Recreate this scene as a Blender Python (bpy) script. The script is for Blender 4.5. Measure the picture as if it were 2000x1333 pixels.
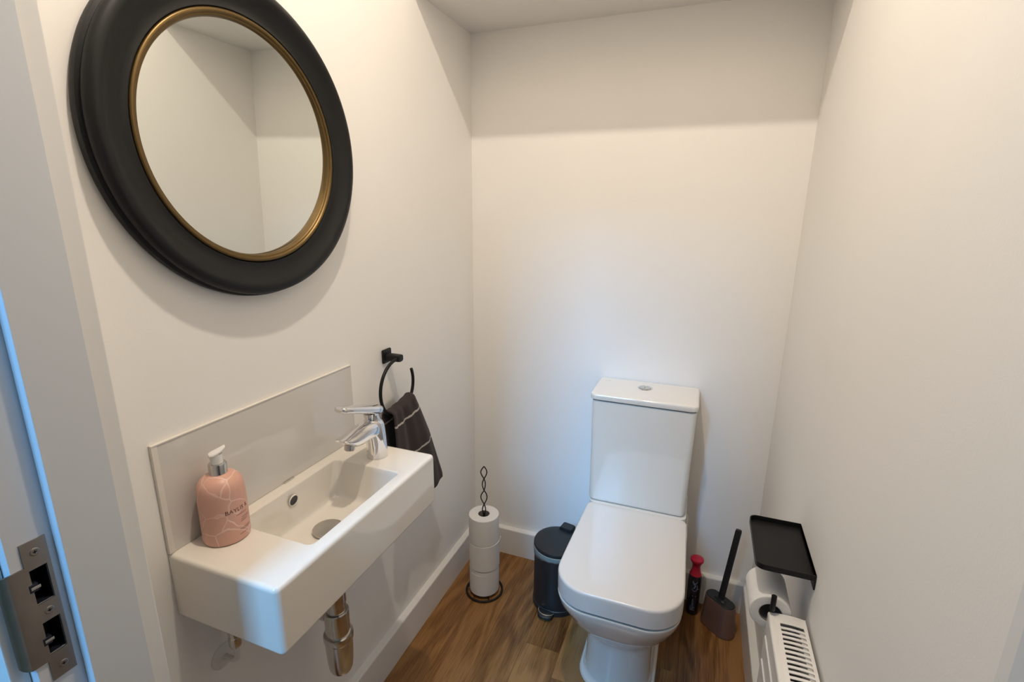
import bpy, bmesh, math, random
from mathutils import Vector, Matrix
random.seed(7)
PI = math.pi
S = bpy.context.scene
C = S.collection
for o in list(bpy.data.objects): bpy.data.objects.remove(o)

# ------------------------------------------------------------------ camera
yaw, pitch, roll = 0.362491461, -0.245714357, 0.00855101801
cy_, sy_, cp_, sp_ = math.cos(yaw), math.sin(yaw), math.cos(pitch), math.sin(pitch)
fwd = Vector((-sy_*cp_, cy_*cp_, sp_)); r0 = Vector((cy_, sy_, 0)); u0 = r0.cross(fwd)
rgt = math.cos(roll)*r0 + math.sin(roll)*u0; upv = -math.sin(roll)*r0 + math.cos(roll)*u0
cd = bpy.data.cameras.new('camera'); cam = bpy.data.objects.new('camera', cd); C.objects.link(cam)
cd.sensor_width = 36; cd.sensor_fit = 'HORIZONTAL'; cd.lens = 36*973.976/2000; cd.clip_start = .02
M = Matrix((rgt, upv, -fwd)).transposed().to_4x4(); M.translation = (0.817225, -1.729915, 1.388424)
cam.matrix_world = M
S.camera = cam

# ------------------------------------------------------------------ light, world, exposure
S.view_settings.view_transform = 'Standard'; S.view_settings.look = 'None'
S.view_settings.gamma = 1; S.view_settings.use_curve_mapping = False
S.view_settings.exposure = 0.0
w = bpy.data.worlds.new('world'); S.world = w; w.use_nodes = True
w.node_tree.nodes['Background'].inputs[0].default_value = (.45, .68, 1, 1)
w.node_tree.nodes['Background'].inputs[1].default_value = 1.0

def lamp(name, kind, loc, energy, color, **kw):
    l = bpy.data.lights.new(name, kind); l.energy = energy; l.color = color
    for k, v in kw.items(): setattr(l, k, v)
    o = bpy.data.objects.new(name, l); o.location = loc; C.objects.link(o); return o
# ceiling lamp of the little room (in front of the soffit)
lamp('ceiling_lamp_light', 'AREA', (.55, -1.12, 2.645), 12.9, (1, .875, .735), shape='DISK', size=.055)
# daylight through the hall window behind the camera
wl = lamp('window_daylight', 'AREA', (-.10, -4.72, 4.05), 320, (.18, .52, 1), shape='RECTANGLE', size=.86, size_y=2.36)
wl.rotation_euler = (PI/2, 0, 0)

# ------------------------------------------------------------------ helpers
W = 1.081; H = 1.991; HF = 2.66; YS = -.379      # room width, soffit height, front ceiling height, soffit edge
def link(name, me, mat=None, parent=None):
    o = bpy.data.objects.new(name, me); C.objects.link(o)
    if mat is not None:
        for m in (mat if isinstance(mat, (list, tuple)) else [mat]): me.materials.append(m)
    if parent: o.parent = parent
    return o
def obj(name, bm, mat=None, parent=None, smooth=True, angle=35, wn=True):
    bmesh.ops.recalc_face_normals(bm, faces=bm.faces)
    me = bpy.data.meshes.new(name); bm.to_mesh(me); bm.free()
    if smooth:
        for p in me.polygons: p.use_smooth = True
        me.set_sharp_from_angle(angle=math.radians(angle))
    o = link(name, me, mat, parent)
    if smooth and wn:
        wn_ = o.modifiers.new('weighted', 'WEIGHTED_NORMAL'); wn_.keep_sharp = True; wn_.weight = 70
    return o
def tag(o, label, cat, group=None):
    o['label'] = label; o['category'] = cat
    if group: o['group'] = group
    return o
def thing(name, label, cat, loc=(0, 0, 0), rz=0, group=None):
    o = bpy.data.objects.new(name, None); C.objects.link(o); o.empty_display_size = .05
    o.location = loc; o.rotation_euler = (0, 0, rz)
    return tag(o, label, cat, group)
def struct(o): o['kind'] = 'structure'; return o
def box(bm, a, b, bev=0, seg=2, mi=0):
    a, b = [min(p, q) for p, q in zip(a, b)], [max(p, q) for p, q in zip(a, b)]
    r = bmesh.ops.create_cube(bm, size=1); vs = r['verts']
    for v in vs: v.co = Vector([a[i] + (v.co[i]+.5)*(b[i]-a[i]) for i in range(3)])
    if bev:
        es = {e for v in vs for e in v.link_edges}
        rr = bmesh.ops.bevel(bm, geom=list(es), offset=bev, segments=seg, affect='EDGES', profile=.5)
        fs = rr['faces']
    if mi:
        for v in vs:
            if v.is_valid:
                for f in v.link_faces: f.material_index = mi
    return vs
def nb(): return bmesh.new()
def boxobj(name, a, b, mat, parent=None, bev=0, seg=2):
    bm = nb(); box(bm, a, b, bev, seg); return obj(name, bm, mat, parent)
def loft(bm, rings, cap0=True, cap1=True, closed=True, mi=0):
    vr = [[bm.verts.new(p) for p in r] for r in rings]
    n = len(vr[0])
    for a, b in zip(vr, vr[1:]):
        for i in range(n if closed else n-1):
            j = (i+1) % n
            f = bm.faces.new((a[i], a[j], b[j], b[i])); f.material_index = mi
    if cap0: bm.faces.new(vr[0][::-1]).material_index = mi
    if cap1: bm.faces.new(vr[-1]).material_index = mi
    return vr
def lathe(bm, prof, n=32, ax=Vector((0, 0, 1)), org=(0, 0, 0), cap0=True, cap1=True, mi=0):
    """prof: list of (r, h) along the axis"""
    ax = Vector(ax).normalized(); org = Vector(org)
    t = Vector((1, 0, 0)) if abs(ax.x) < .9 else Vector((0, 1, 0))
    e1 = (t - ax*t.dot(ax)).normalized(); e2 = ax.cross(e1)
    rings = [[org + ax*h + (e1*math.cos(2*PI*i/n) + e2*math.sin(2*PI*i/n))*max(r, 1e-5) for i in range(n)] for r, h in prof]
    return loft(bm, rings, cap0, cap1, mi=mi)
def tube(bm, pts, r, n=10, closed=False, cap=True, mi=0):
    pts = [Vector(p) for p in pts]; rings = []; prev = None
    N = len(pts)
    for i, p in enumerate(pts):
        a = pts[(i-1) % N] if (closed or i) else p; b = pts[(i+1) % N] if (closed or i < N-1) else p
        t = (b-a).normalized()
        if prev is None:
            q = Vector((0, 0, 1)) if abs(t.z) < .9 else Vector((1, 0, 0)); e1 = (q - t*q.dot(t)).normalized()
        else: e1 = (prev - t*prev.dot(t)).normalized()
        prev = e1; e2 = t.cross(e1); rr = r[i] if isinstance(r, (list, tuple)) else r
        rings.append([p + (e1*math.cos(2*PI*k/n) + e2*math.sin(2*PI*k/n))*rr for k in range(n)])
    if closed:
        rings.append(rings[0][:]); vr = loft(bm, rings, False, False, mi=mi)
        bmesh.ops.remove_doubles(bm, verts=[v for k in (0, -1) for v in vr[k]], dist=1e-6)
    else: loft(bm, rings, cap, cap, mi=mi)
def rrect(x0, x1, y0, y1, rs, n=6, m=4):
    """rounded rectangle; rs = radius or 4 radii at corners (x1y1, x0y1, x0y0, x1y0); m points on each straight side"""
    if not isinstance(rs, (list, tuple)): rs = [rs]*4
    mx = min(x1-x0, y1-y0)/2*.999
    rs = [min(r, mx) for r in rs]
    cs = [(x1-rs[0], y1-rs[0], 0), (x0+rs[1], y1-rs[1], PI/2), (x0+rs[2], y0+rs[2], PI), (x1-rs[3], y0+rs[3], 1.5*PI)]
    P = []
    for k, (cx, cy, a) in enumerate(cs):
        arc = [(cx+rs[k]*math.cos(a+PI/2*i/n), cy+rs[k]*math.sin(a+PI/2*i/n)) for i in range(n+1)]
        P += arc
        nx = cs[(k+1) % 4]; e = (nx[0]+rs[(k+1) % 4]*math.cos(nx[2]), nx[1]+rs[(k+1) % 4]*math.sin(nx[2]))
        for i in range(1, m+1):
            t = i/(m+1); P.append((arc[-1][0]*(1-t)+e[0]*t, arc[-1][1]*(1-t)+e[1]*t))
    return P
def at(P, z): return [(x, y, z) for x, y in P]
def grid_boxes(bm, axis, lo, hi, us, vs, holes):
    """slab normal to axis between lo and hi, split at us (first other axis) and vs (second); cells in holes left open"""
    for i in range(len(us)-1):
        for j in range(len(vs)-1):
            if (i, j) in holes: continue
            a = [us[i], vs[j]]; b = [us[i+1], vs[j+1]]
            a.insert(axis, lo); b.insert(axis, hi); box(bm, a, b)
    bmesh.ops.remove_doubles(bm, verts=bm.verts, dist=1e-6)

# ------------------------------------------------------------------ materials
def mat(name, col, rough=.5, metal=0, coat=0, bump=0, bscale=200, var=0, vscale=4, spec=.5, **kw):
    m = bpy.data.materials.new(name); m.use_nodes = True; nt = m.node_tree; b = nt.nodes['Principled BSDF']
    b.inputs['Base Color'].default_value = (*col, 1); b.inputs['Roughness'].default_value = rough
    b.inputs['Metallic'].default_value = metal; b.inputs['Coat Weight'].default_value = coat
    b.inputs['Coat Roughness'].default_value = .04; b.inputs['Specular IOR Level'].default_value = spec
    for k, v in kw.items(): b.inputs[k].default_value = v
    tc = nt.nodes.new('ShaderNodeTexCoord')
    if bump:
        n = nt.nodes.new('ShaderNodeTexNoise'); n.inputs['Scale'].default_value = bscale; n.inputs['Detail'].default_value = 3
        bp = nt.nodes.new('ShaderNodeBump'); bp.inputs['Strength'].default_value = bump; bp.inputs['Distance'].default_value = .001
        nt.links.new(tc.outputs['Object'], n.inputs['Vector']); nt.links.new(n.outputs['Fac'], bp.inputs['Height'])
        nt.links.new(bp.outputs['Normal'], b.inputs['Normal'])
    if var:
        n = nt.nodes.new('ShaderNodeTexNoise'); n.inputs['Scale'].default_value = vscale
        r = nt.nodes.new('ShaderNodeValToRGB'); e = r.color_ramp.elements
        e[0].color = (*[c*(1-var) for c in col], 1); e[1].color = (*[min(1, c*(1+var)) for c in col], 1); e[0].position = .3; e[1].position = .7
        nt.links.new(tc.outputs['Object'], n.inputs['Vector']); nt.links.new(n.outputs['Fac'], r.inputs['Fac'])
        nt.links.new(r.outputs['Color'], b.inputs['Base Color'])
    return m
HALLP = mat('hall_wall_paint', (.34, .315, .28), .8, bump=.1, bscale=220)
PAINT = mat('wall_paint', (.90, .875, .835), .75, bump=.12, bscale=260, var=.012, vscale=3)
CEILP = mat('ceiling_paint', (.85, .83, .80), .8, bump=.1, bscale=220)
WOODP = mat('white_gloss_woodwork', (.82, .80, .765), .38, bump=.06, bscale=40)
DOORP = mat('darker_woodwork_gloss', (.69, .705, .72), .36, bump=.06, bscale=40)  # woodwork gloss set darker and cooler, used on lining and stops only
CERAM = mat('white_ceramic', (.83, .775, .69), .06, coat=.6, bump=.01, bscale=8)
PLAST = mat('white_seat_plastic', (.785, .73, .665), .24, coat=.15, bump=.01, bscale=8)
CHROME = mat('chrome', (.80, .80, .81), .07, 1, bump=.005, bscale=30)
SATIN = mat('satin_chrome', (.62, .60, .57), .2, 1, bump=.02, bscale=60)
STEEL = mat('brushed_strike_steel', (.36, .32, .28), .40, 1, bump=.15, bscale=120, var=.08, vscale=30)
MIRROR = mat('mirror_glass', (.83, .86, .84), .012, 1)
BLACKF = mat('black_frame_paint', (.008, .0085, .0087), .46, spec=.28, bump=.06, bscale=120)
GOLD = mat('gold_trim', (.15, .097, .036), .40, .8, bump=.1, bscale=90)
BLACKM = mat('black_powder_coat', (.007, .007, .0075), .5, spec=.3, bump=.05, bscale=400)
BLACKP = mat('black_plastic', (.014, .015, .016), .45, bump=.05, bscale=300)
BLACKW = mat('bronze_black_wire', (.012, .009, .008), .4, .3, bump=.05, bscale=200)
DARKHOLE = mat('dark_keep_box', (.010, .012, .02), .35, bump=.05, bscale=60)
TISSUE = mat('toilet_tissue', (.80, .78, .75), .95, bump=.5, bscale=350, spec=.1)
CARD = mat('grey_cardboard_core', (.20, .18, .165), .9, bump=.2, bscale=120)
SPLASH = mat('white_gloss_splashback', (.70, .665, .62), .09, coat=.4, bump=.006, bscale=5)
EDGE = mat('cream_edge_trim', (.78, .73, .66), .45, bump=.02, bscale=50)
CAULK = mat('cream_silicone', (.80, .76, .68), .5, bump=.05, bscale=80)
COPPER = mat('copper_brown_shell', (.26, .165, .14), .36, .5, bump=.02, bscale=200)
REDCAP = mat('crimson_cap', (.50, .012, .045), .35, bump=.02, bscale=100)
NAVY = mat('black_can_print', (.008, .009, .018), .25, coat=.3, bump=.01, bscale=60)
PALEBLUE = mat('pale_blue_print', (.20, .28, .42), .4, bump=.01, bscale=60)
PURPLE = mat('mauve_print', (.12, .07, .12), .4, bump=.01, bscale=60)
INK = mat('dark_brown_ink', (.13, .045, .035), .5, bump=.01, bscale=60)
GREYMARK = mat('grey_print', (.45, .43, .41), .5, bump=.01, bscale=60)
LINER = mat('pale_green_bin_liner', (.27, .30, .27), .45, bump=.3, bscale=60, spec=.4)
PUMP = mat('white_pump_plastic', (.85, .82, .78), .3, bump=.01, bscale=40)
RADP = mat('radiator_enamel', (.84, .81, .77), .3, bump=.01, bscale=60)
DARKIN = mat('radiator_inside', (.16, .15, .14), .6, bump=.05, bscale=60)
PAPERW = mat('wall_rose_plastic', (.76, .74, .70), .4, bump=.02, bscale=60)

def wood():
    m = bpy.data.materials.new('oak_plank'); m.use_nodes = True; nt = m.node_tree; N = nt.nodes.new; L = nt.links.new
    b = nt.nodes['Principled BSDF']; tc = N('ShaderNodeTexCoord'); oi = N('ShaderNodeObjectInfo')
    mp = N('ShaderNodeMapping'); mp.inputs['Scale'].default_value = (1, .16, 1)
    off = N('ShaderNodeVectorMath'); off.operation = 'MULTIPLY_ADD'
    off.inputs[1].default_value = (7, 13, 3)
    cmb = N('ShaderNodeCombineXYZ')
    for k in range(3): L(oi.outputs['Random'], cmb.inputs[k])
    L(cmb.outputs[0], off.inputs[0]); L(tc.outputs['Object'], off.inputs[2]); L(off.outputs[0], mp.inputs['Vector'])
    # broad flame figure
    n1 = N('ShaderNodeTexNoise'); n1.inputs['Scale'].default_value = 9; n1.inputs['Detail'].default_value = 2; n1.inputs['Distortion'].default_value = .4
    L(mp.outputs[0], n1.inputs['Vector'])
    mul = N('ShaderNodeMath'); mul.operation = 'MULTIPLY'; mul.inputs[1].default_value = 34; L(n1.outputs['Fac'], mul.inputs[0])
    sn = N('ShaderNodeMath'); sn.operation = 'SINE'; L(mul.outputs[0], sn.inputs[0])
    # fine fibres
    mp2 = N('ShaderNodeMapping'); mp2.inputs['Scale'].default_value = (1, .05, 1); L(off.outputs[0], mp2.inputs['Vector'])
    n2 = N('ShaderNodeTexNoise'); n2.inputs['Scale'].default_value = 230; n2.inputs['Detail'].default_value = 4; n2.inputs['Roughness'].default_value = .6
    L(mp2.outputs[0], n2.inputs['Vector'])
    n3 = N('ShaderNodeTexNoise'); n3.inputs['Scale'].default_value = 6; n3.inputs['Detail'].default_value = 3; L(mp.outputs[0], n3.inputs['Vector'])
    a1 = N('ShaderNodeMath'); a1.operation = 'MULTIPLY_ADD'; a1.inputs[1].default_value = .085; L(sn.outputs[0], a1.inputs[0]); n2s = N('ShaderNodeMath'); n2s.operation = 'MULTIPLY'; n2s.inputs[1].default_value = .6; L(n2.outputs['Fac'], n2s.inputs[0]); L(n2s.outputs[0], a1.inputs[2])
    a2 = N('ShaderNodeMath'); a2.operation = 'MULTIPLY_ADD'; a2.inputs[1].default_value = .55; L(n3.outputs['Fac'], a2.inputs[0]); L(a1.outputs[0], a2.inputs[2])
    a3 = N('ShaderNodeMath'); a3.operation = 'MULTIPLY_ADD'; a3.inputs[1].default_value = .26; L(oi.outputs['Random'], a3.inputs[0]); L(a2.outputs[0], a3.inputs[2])
    rp = N('ShaderNodeValToRGB'); e = rp.color_ramp.elements
    e[0].position = .45; e[0].color = (.085, .032, .0085, 1); e[1].position = .86; e[1].color = (.34, .165, .052, 1)
    k = e.new(.65); k.color = (.205, .090, .0245, 1)
    L(a3.outputs[0], rp.inputs['Fac']); L(rp.outputs['Color'], b.inputs['Base Color'])
    b.inputs['Roughness'].default_value = .27; b.inputs['Specular IOR Level'].default_value = .5
    bp = N('ShaderNodeBump'); bp.inputs['Strength'].default_value = .12; bp.inputs['Distance'].default_value = .0008
    L(a1.outputs[0], bp.inputs['Height']); L(bp.outputs['Normal'], b.inputs['Normal'])
    return m
OAK = wood()
def pinkmarble():
    m = mat('pink_marble_print', (.69, .385, .295), .38, bump=.01, bscale=60); nt = m.node_tree; N = nt.nodes.new; L = nt.links.new
    b = nt.nodes['Principled BSDF']; tc = N('ShaderNodeTexCoord')
    n = N('ShaderNodeTexNoise'); n.inputs['Scale'].default_value = 28; n.inputs['Detail'].default_value = 2
    mx = N('ShaderNodeVectorMath'); mx.operation = 'MULTIPLY_ADD'; mx.inputs[1].default_value = (.018, .018, .018)
    L(tc.outputs['Object'], n.inputs['Vector']); L(n.outputs['Color'], mx.inputs[0]); L(tc.outputs['Object'], mx.inputs[2])
    v = N('ShaderNodeTexVoronoi'); v.feature = 'DISTANCE_TO_EDGE'; v.inputs['Scale'].default_value = 24; L(mx.outputs[0], v.inputs['Vector'])
    r = N('ShaderNodeValToRGB'); e = r.color_ramp.elements; e[0].position = .008; e[0].color = (1, 1, 1, 1); e[1].position = .034; e[1].color = (0, 0, 0, 1)
    L(v.outputs['Distance'], r.inputs['Fac'])
    n4 = N('ShaderNodeTexNoise'); n4.inputs['Scale'].default_value = 22; L(tc.outputs['Object'], n4.inputs['Vector'])
    q = N('ShaderNodeMath'); q.operation = 'MULTIPLY'; L(r.outputs['Color'], q.inputs[0]); L(n4.outputs['Fac'], q.inputs[1])
    c = N('ShaderNodeMix'); c.data_type = 'RGBA'; c.inputs['A'].default_value = (.69, .385, .295, 1); c.inputs['B'].default_value = (.90, .68, .60, 1)
    L(q.outputs[0], c.inputs['Factor']); L(c.outputs['Result'], b.inputs['Base Color'])
    return m
PINK = pinkmarble()
def towelmat():
    m = mat('grey_terry_towel', (.055, .045, .046), .95, bump=.9, bscale=900, spec=.1); nt = m.node_tree; N = nt.nodes.new; L = nt.links.new
    b = nt.nodes['Principled BSDF']; b.inputs['Sheen Weight'].default_value = .08
    uv = N('ShaderNodeUVMap'); sx = N('ShaderNodeSeparateXYZ'); L(uv.outputs[0], sx.inputs[0])
    nz = N('ShaderNodeTexNoise'); nz.inputs['Scale'].default_value = 60; L(uv.outputs[0], nz.inputs['Vector'])
    ad = N('ShaderNodeMath'); ad.operation = 'MULTIPLY_ADD'; ad.inputs[1].default_value = .006; L(nz.outputs['Fac'], ad.inputs[0]); L(sx.outputs['Y'], ad.inputs[2])
    out = None
    for c0 in (.060, .175, -.06, -.17):                         # stripe positions in metres along the cloth from its fold
        s = N('ShaderNodeMath'); s.operation = 'SUBTRACT'; s.inputs[1].default_value = c0+.003; L(ad.outputs[0], s.inputs[0])
        a = N('ShaderNodeMath'); a.operation = 'ABSOLUTE'; L(s.outputs[0], a.inputs[0])
        t = N('ShaderNodeMath'); t.operation = 'LESS_THAN'; t.inputs[1].default_value = .0030; L(a.outputs[0], t.inputs[0])
        if out is None: out = t
        else:
            mm = N('ShaderNodeMath'); mm.operation = 'MAXIMUM'; L(out.outputs[0], mm.inputs[0]); L(t.outputs[0], mm.inputs[1]); out = mm
    c = N('ShaderNodeMix'); c.data_type = 'RGBA'; c.inputs['A'].default_value = (.050, .040, .040, 1); c.inputs['B'].default_value = (.50, .45, .40, 1)
    L(out.outputs[0], c.inputs['Factor']); L(c.outputs['Result'], b.inputs['Base Color'])
    return m
TOWEL = towelmat()

# ------------------------------------------------------------------ the setting
struct(boxobj('wall_left', (-.1, .0, -.05), (0, -1.4902, 2.7), PAINT))
struct(boxobj('wall_back', (-.1, 0, -.05), (W+.1, .1, 2.7), PAINT))
struct(boxobj('wall_right', (W, 0, -.05), (W+.1, -1.4902, 2.7), PAINT))
bm = nb(); box(bm, (0, 0, H), (W, YS, 2.7)); box(bm, (0, YS, HF), (W, -1.385, 2.7)); struct(obj('ceiling', bm, CEILP, smooth=False))
DL, DR, DT = .1465, 1.034, 1.90                       # rebate faces of the door lining, head
bm = nb(); box(bm, (0, -1.4902, 0), (DL-.03, -1.385, 2.7)); box(bm, (DR+.03, -1.4902, 0), (W, -1.385, 2.7)); box(bm, (DL-.03, -1.4902, DT+.045), (DR+.03, -1.385, 2.7))
struct(obj('wall_front', bm, PAINT, smooth=False))

fl = struct(boxobj('floor', (-1.6, .02, -.05), (2.3, -4.80, -.014), OAK))
bx = .0085; pw = .122
joints = {0: [-.86, -1.5], 1: [-1.02], 2: [-.70, -1.35], 3: [-.4225, -1.28], 4: [-.5185, -1.12], 5: [-.93], 6: [-.36, -1.2], 7: [-.80], 8: [-1.1], -1: [-.6, -1.3]}
for k in range(-1, 9):
    x0 = max(bx+pw*k, -.0); x1 = min(bx+pw*(k+1), W)
    ys = [0.0] + joints[k] + [-1.9]
    for a, b in zip(ys, ys[1:]):
        dz = random.uniform(-.0001, .0001)
        bm = nb(); box(bm, (x0+.0003, a-.0004, -.014), (x1-.0003, b+.0004, dz))
        obj('floor_plank', bm, OAK, fl, smooth=False)
for yy, xx0, xx1 in ((-1.9, -1.6, 2.3),):
    boxobj('floor_board', (xx0, yy, -.014), (xx1, -4.80, 0), OAK, fl)
boxobj('floor_board', (-1.6, -1.4902, -.014), (-.0003, -1.9, 0), OAK, fl)
boxobj('floor_board', (W+.0003, -1.4902, -.014), (2.3, -1.9, 0), OAK, fl)

hb, tb = .118, .0228
def skirting(name, a, b, out, m0, m1):
    """board from a to b along the wall, profile into the room direction out; m0, m1 mitre the ends"""
    a, b, out = Vector(a), Vector(b), Vector(out); d = (b-a).normalized()
    prof = [(0, 0), (tb, 0), (tb, hb-.004), (tb-.0015, hb-.001), (tb-.005, hb), (0, hb)]
    bm = nb(); rings = []
    for p, s in ((a, m0), (b, -m1)):
        rings.append([p + out*q + Vector((0, 0, z)) + d*(q*s) for q, z in prof])
    loft(bm, rings); return struct(obj(name, bm, WOODP, smooth=False))
skirting('baseboard_left', (0, 0, 0), (0, -1.361, 0), (1, 0, 0), 1, 0)
skirting('baseboard_back', (0, 0, 0), (W, 0, 0), (0, -1, 0), 1, 1)
skirting('baseboard_right', (W, 0, 0), (W, -1.361, 0), (-1, 0, 0), 1, 0)

# hall behind the camera with its window
bm = nb()
grid_boxes(bm, 1, -4.80, -4.70, [-1.6, -.55, .35, 2.3], [0, 2.85, 5.25, 5.5], {(1, 1)})
struct(obj('wall_hall_end', bm, HALLP, smooth=False))
struct(boxobj('wall_hall_left', (-1.7, -1.4902, -.05), (-1.6, -4.80, 5.5), HALLP))
struct(boxobj('wall_hall_right', (2.3, -1.4902, -.05), (2.4, -4.80, 5.5), HALLP))
bm = nb(); box(bm, (-1.6, -1.4902, -.05), (-.1, -1.39, 5.5)); box(bm, (W+.1, -1.4902, -.05), (2.3, -1.39, 5.5)); box(bm, (-.1, -1.4902, 2.7), (W+.1, -1.385, 5.5)); struct(obj('wall_hall_front', bm, HALLP, smooth=False))
struct(boxobj('wall_hall_light_blocker', (.41, -2.02, -.05), (2.3, -2.12, 5.5), PAINT))  # unseen wall, added to keep window daylight off the right side of the room
struct(boxobj('ceiling_hall', (-1.6, -1.385, 5.5), (2.3, -4.80, 5.6), HALLP))
wn = struct(bpy.data.objects.new('window_1', None)); C.objects.link(wn)
bm = nb(); 
for a, b in (((-.55, -4.78, 2.85), (-.51, -4.74, 5.25)), ((.31, -4.78, 2.85), (.35, -4.74, 5.25)), ((-.55, -4.78, 2.85), (.35, -4.74, 2.89)), ((-.55, -4.78, 5.21), (.35, -4.74, 5.25))): box(bm, a, b)
obj('window_frame', bm, WOODP, wn)

# door lining, stop, architraves and strike plate
dr = struct(bpy.data.objects.new('door_1', None)); C.objects.link(dr)
zh = [(.8865, .9300), (.9547, .9995)]; yh = (-1.4760, -1.4593)
bm = nb()
grid_boxes(bm, 0, DL-.03, DL, [-1.4902, yh[0], yh[1], -1.3850], [0, zh[0][0], zh[0][1], zh[1][0], zh[1][1], DT], {(1, 1), (1, 3)})
box(bm, (DR, -1.4902, 0), (DR+.03, -1.3850, DT)); box(bm, (DL-.03, -1.4902, DT), (DR+.03, -1.3850, DT+.03))
obj('door_lining', bm, DOORP, dr, smooth=False)
for nm, a, b in (('door_stop', (DL, -1.4483, 0), (.162, -1.3850, DT)), ('door_stop', (DR-.0155, -1.4483, 0), (DR, -1.3850, DT)), ('door_stop', (DL, -1.4483, DT-.0155), (DR, -1.3850, DT))):
    boxobj(nm, a, b, DOORP, dr, bev=.0012)
for nm, a, b in (('architrave', (0.0005, -1.3850, 0), (.156, -1.3620, DT+.06)), ('architrave', (DR-.0095, -1.3850, 0), (W-.0005, -1.3620, DT+.06)), ('architrave', (.156, -1.3850, DT-.009), (DR-.0095, -1.3620, DT+.06)),
                 ('architrave', (.06, -1.5080, 0), (.1307, -1.4902, DT+.09)), ('architrave', (DR+.016, -1.5080, 0), (DR+.085, -1.4902, DT+.09)), ('architrave', (.1307, -1.5080, DT+.016), (DR+.016, -1.4902, DT+.09))):
    boxobj(nm, a, b, WOODP, dr, bev=.0025)
# strike plate: flat steel with two bolt holes and a lip that runs over the lining edge
bm = nb(); px0, px1 = DL+.0001, DL+.0017
yb, yf = -1.4552, -1.4790; zb_, zt_ = .8516, 1.0336
grid_boxes(bm, 0, px0, px1, [yf, yh[0], yh[1], yb], [zb_, zh[0][0], zh[0][1], zh[1][0], zh[1][1], zt_], {(1, 1), (1, 3)})
lz0, lz1 = .8800, 1.0056
th = .0016; prof = [(-1.4790, 0), (-1.489, 0), (-1.494, -.0006), (-1.4972, -.003), (-1.4995, -.0075), (-1.5002, -.013)]
rings = []
for i, (y, dx) in enumerate(prof):
    sh = max(0, i-2)*.0012
    rings.append([(px1+dx, y, lz0+sh), (px1+dx, y, lz1-sh), (px1+dx-th, y+(th if i > 2 else 0), lz1-sh), (px1+dx-th, y+(th if i > 2 else 0), lz0+sh)])
loft(bm, rings)
sp = obj('strike_plate', bm, STEEL, dr, smooth=True, angle=30); sp['label'] = 'brushed steel strike plate with two bolt holes'
for z0, z1 in zh:
    bm = nb()                                         # keep box behind each hole
    for a, b in (((DL-.028, yh[0]-.002, z0), (DL-.026, yh[1]+.002, z1)), ((DL-.028, yh[0], z0), (DL-.0004, yh[0]+.0008, z1)), ((DL-.028, yh[1]-.0008, z0), (DL-.0004, yh[1], z1)),
                 ((DL-.028, yh[0], z0), (DL-.0004, yh[1], z0+.0008)), ((DL-.028, yh[0], z1-.0008), (DL-.0004, yh[1], z1))): box(bm, a, b)
    obj('keep_box', bm, DARKHOLE, sp)
    zc = z0+.4*(z1-z0) if z0 > .9 else z0+.33*(z1-z0)
    bm = nb(); box(bm, (DL-.005, yh[0]-.0035, zc), (DL+.0022, yh[0]+.005, zc+.010), .0006)
    obj('keep_tab', bm, DARKHOLE, sp)
    bm = nb(); box(bm, (DL-.004, yh[0]-.0022, zc+.0025), (DL+.0024, yh[0]+.007, zc+.0065), .0006); obj('keep_spring', bm, SATIN, sp)
for y, z in ((-1.4673, 1.0193), (-1.4673, .9420), (-1.4668, .8661)):
    bm = nb(); lathe(bm, [(.0001, -.001), (.0042, -.0006), (.0048, .0003), (.0042, .0008), (.0032, .0009), (.0001, .0004)], 20, (1, 0, 0), (px1, y, z))
    s = obj('screw', bm, STEEL, sp)
    bm = nb(); box(bm, (px1+.0003, y-.0018, z-.0005), (px1+.0010, y+.0018, z+.0005)); box(bm, (px1+.0003, y-.0005, z-.0018), (px1+.0010, y+.0005, z+.0018)); obj('screw_slot', bm, DARKHOLE, sp)

# ------------------------------------------------------------------ round mirror
t = thing('round_mirror', 'large round wall mirror in a wide black frame with a thin gold inner ring', 'mirror', (0, -.987, 1.512))
ax = (1, 0, 0); o0 = (0, 0, 0)
bm = nb()
prof = [(.262, .0005), (.2755, .0005), (.2775, .004), (.2785, .010), (.2775, .016), (.2725, .0185), (.2735, .0215), (.2745, .026), (.2725, .0315), (.2670, .0355), (.2605, .037), (.2555, .036),
        (.2500, .0325), (.2400, .0265), (.2300, .0222), (.2220, .0208), (.2170, .0225), (.2150, .0225), (.2130, .019), (.2130, .004), (.262, .0005)]
lathe(bm, prof, 128, ax, o0, False, False)
obj('frame', bm, BLACKF, t, angle=50)
bm = nb(); lathe(bm, [(.2132, .008), (.2132, .0215), (.2115, .0235), (.2085, .0245), (.2060, .0232), (.2045, .0205), (.2028, .0205), (.2012, .0190), (.1995, .0150), (.1988, .008), (.2132, .008)], 128, ax, o0, False, False)
obj('gold_ring', bm, GOLD, t, angle=50)['label'] = 'antique gold inner ring'
bm = nb(); lathe(bm, [(.2050, .0075), (.2050, .0105)], 128, ax, o0); gl = obj('mirror_glass', bm, MIRROR, t, smooth=False); gl.rotation_euler = (0, math.radians(1.35), math.radians(-.6)); gl.location = (.0, 0, 0)

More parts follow.
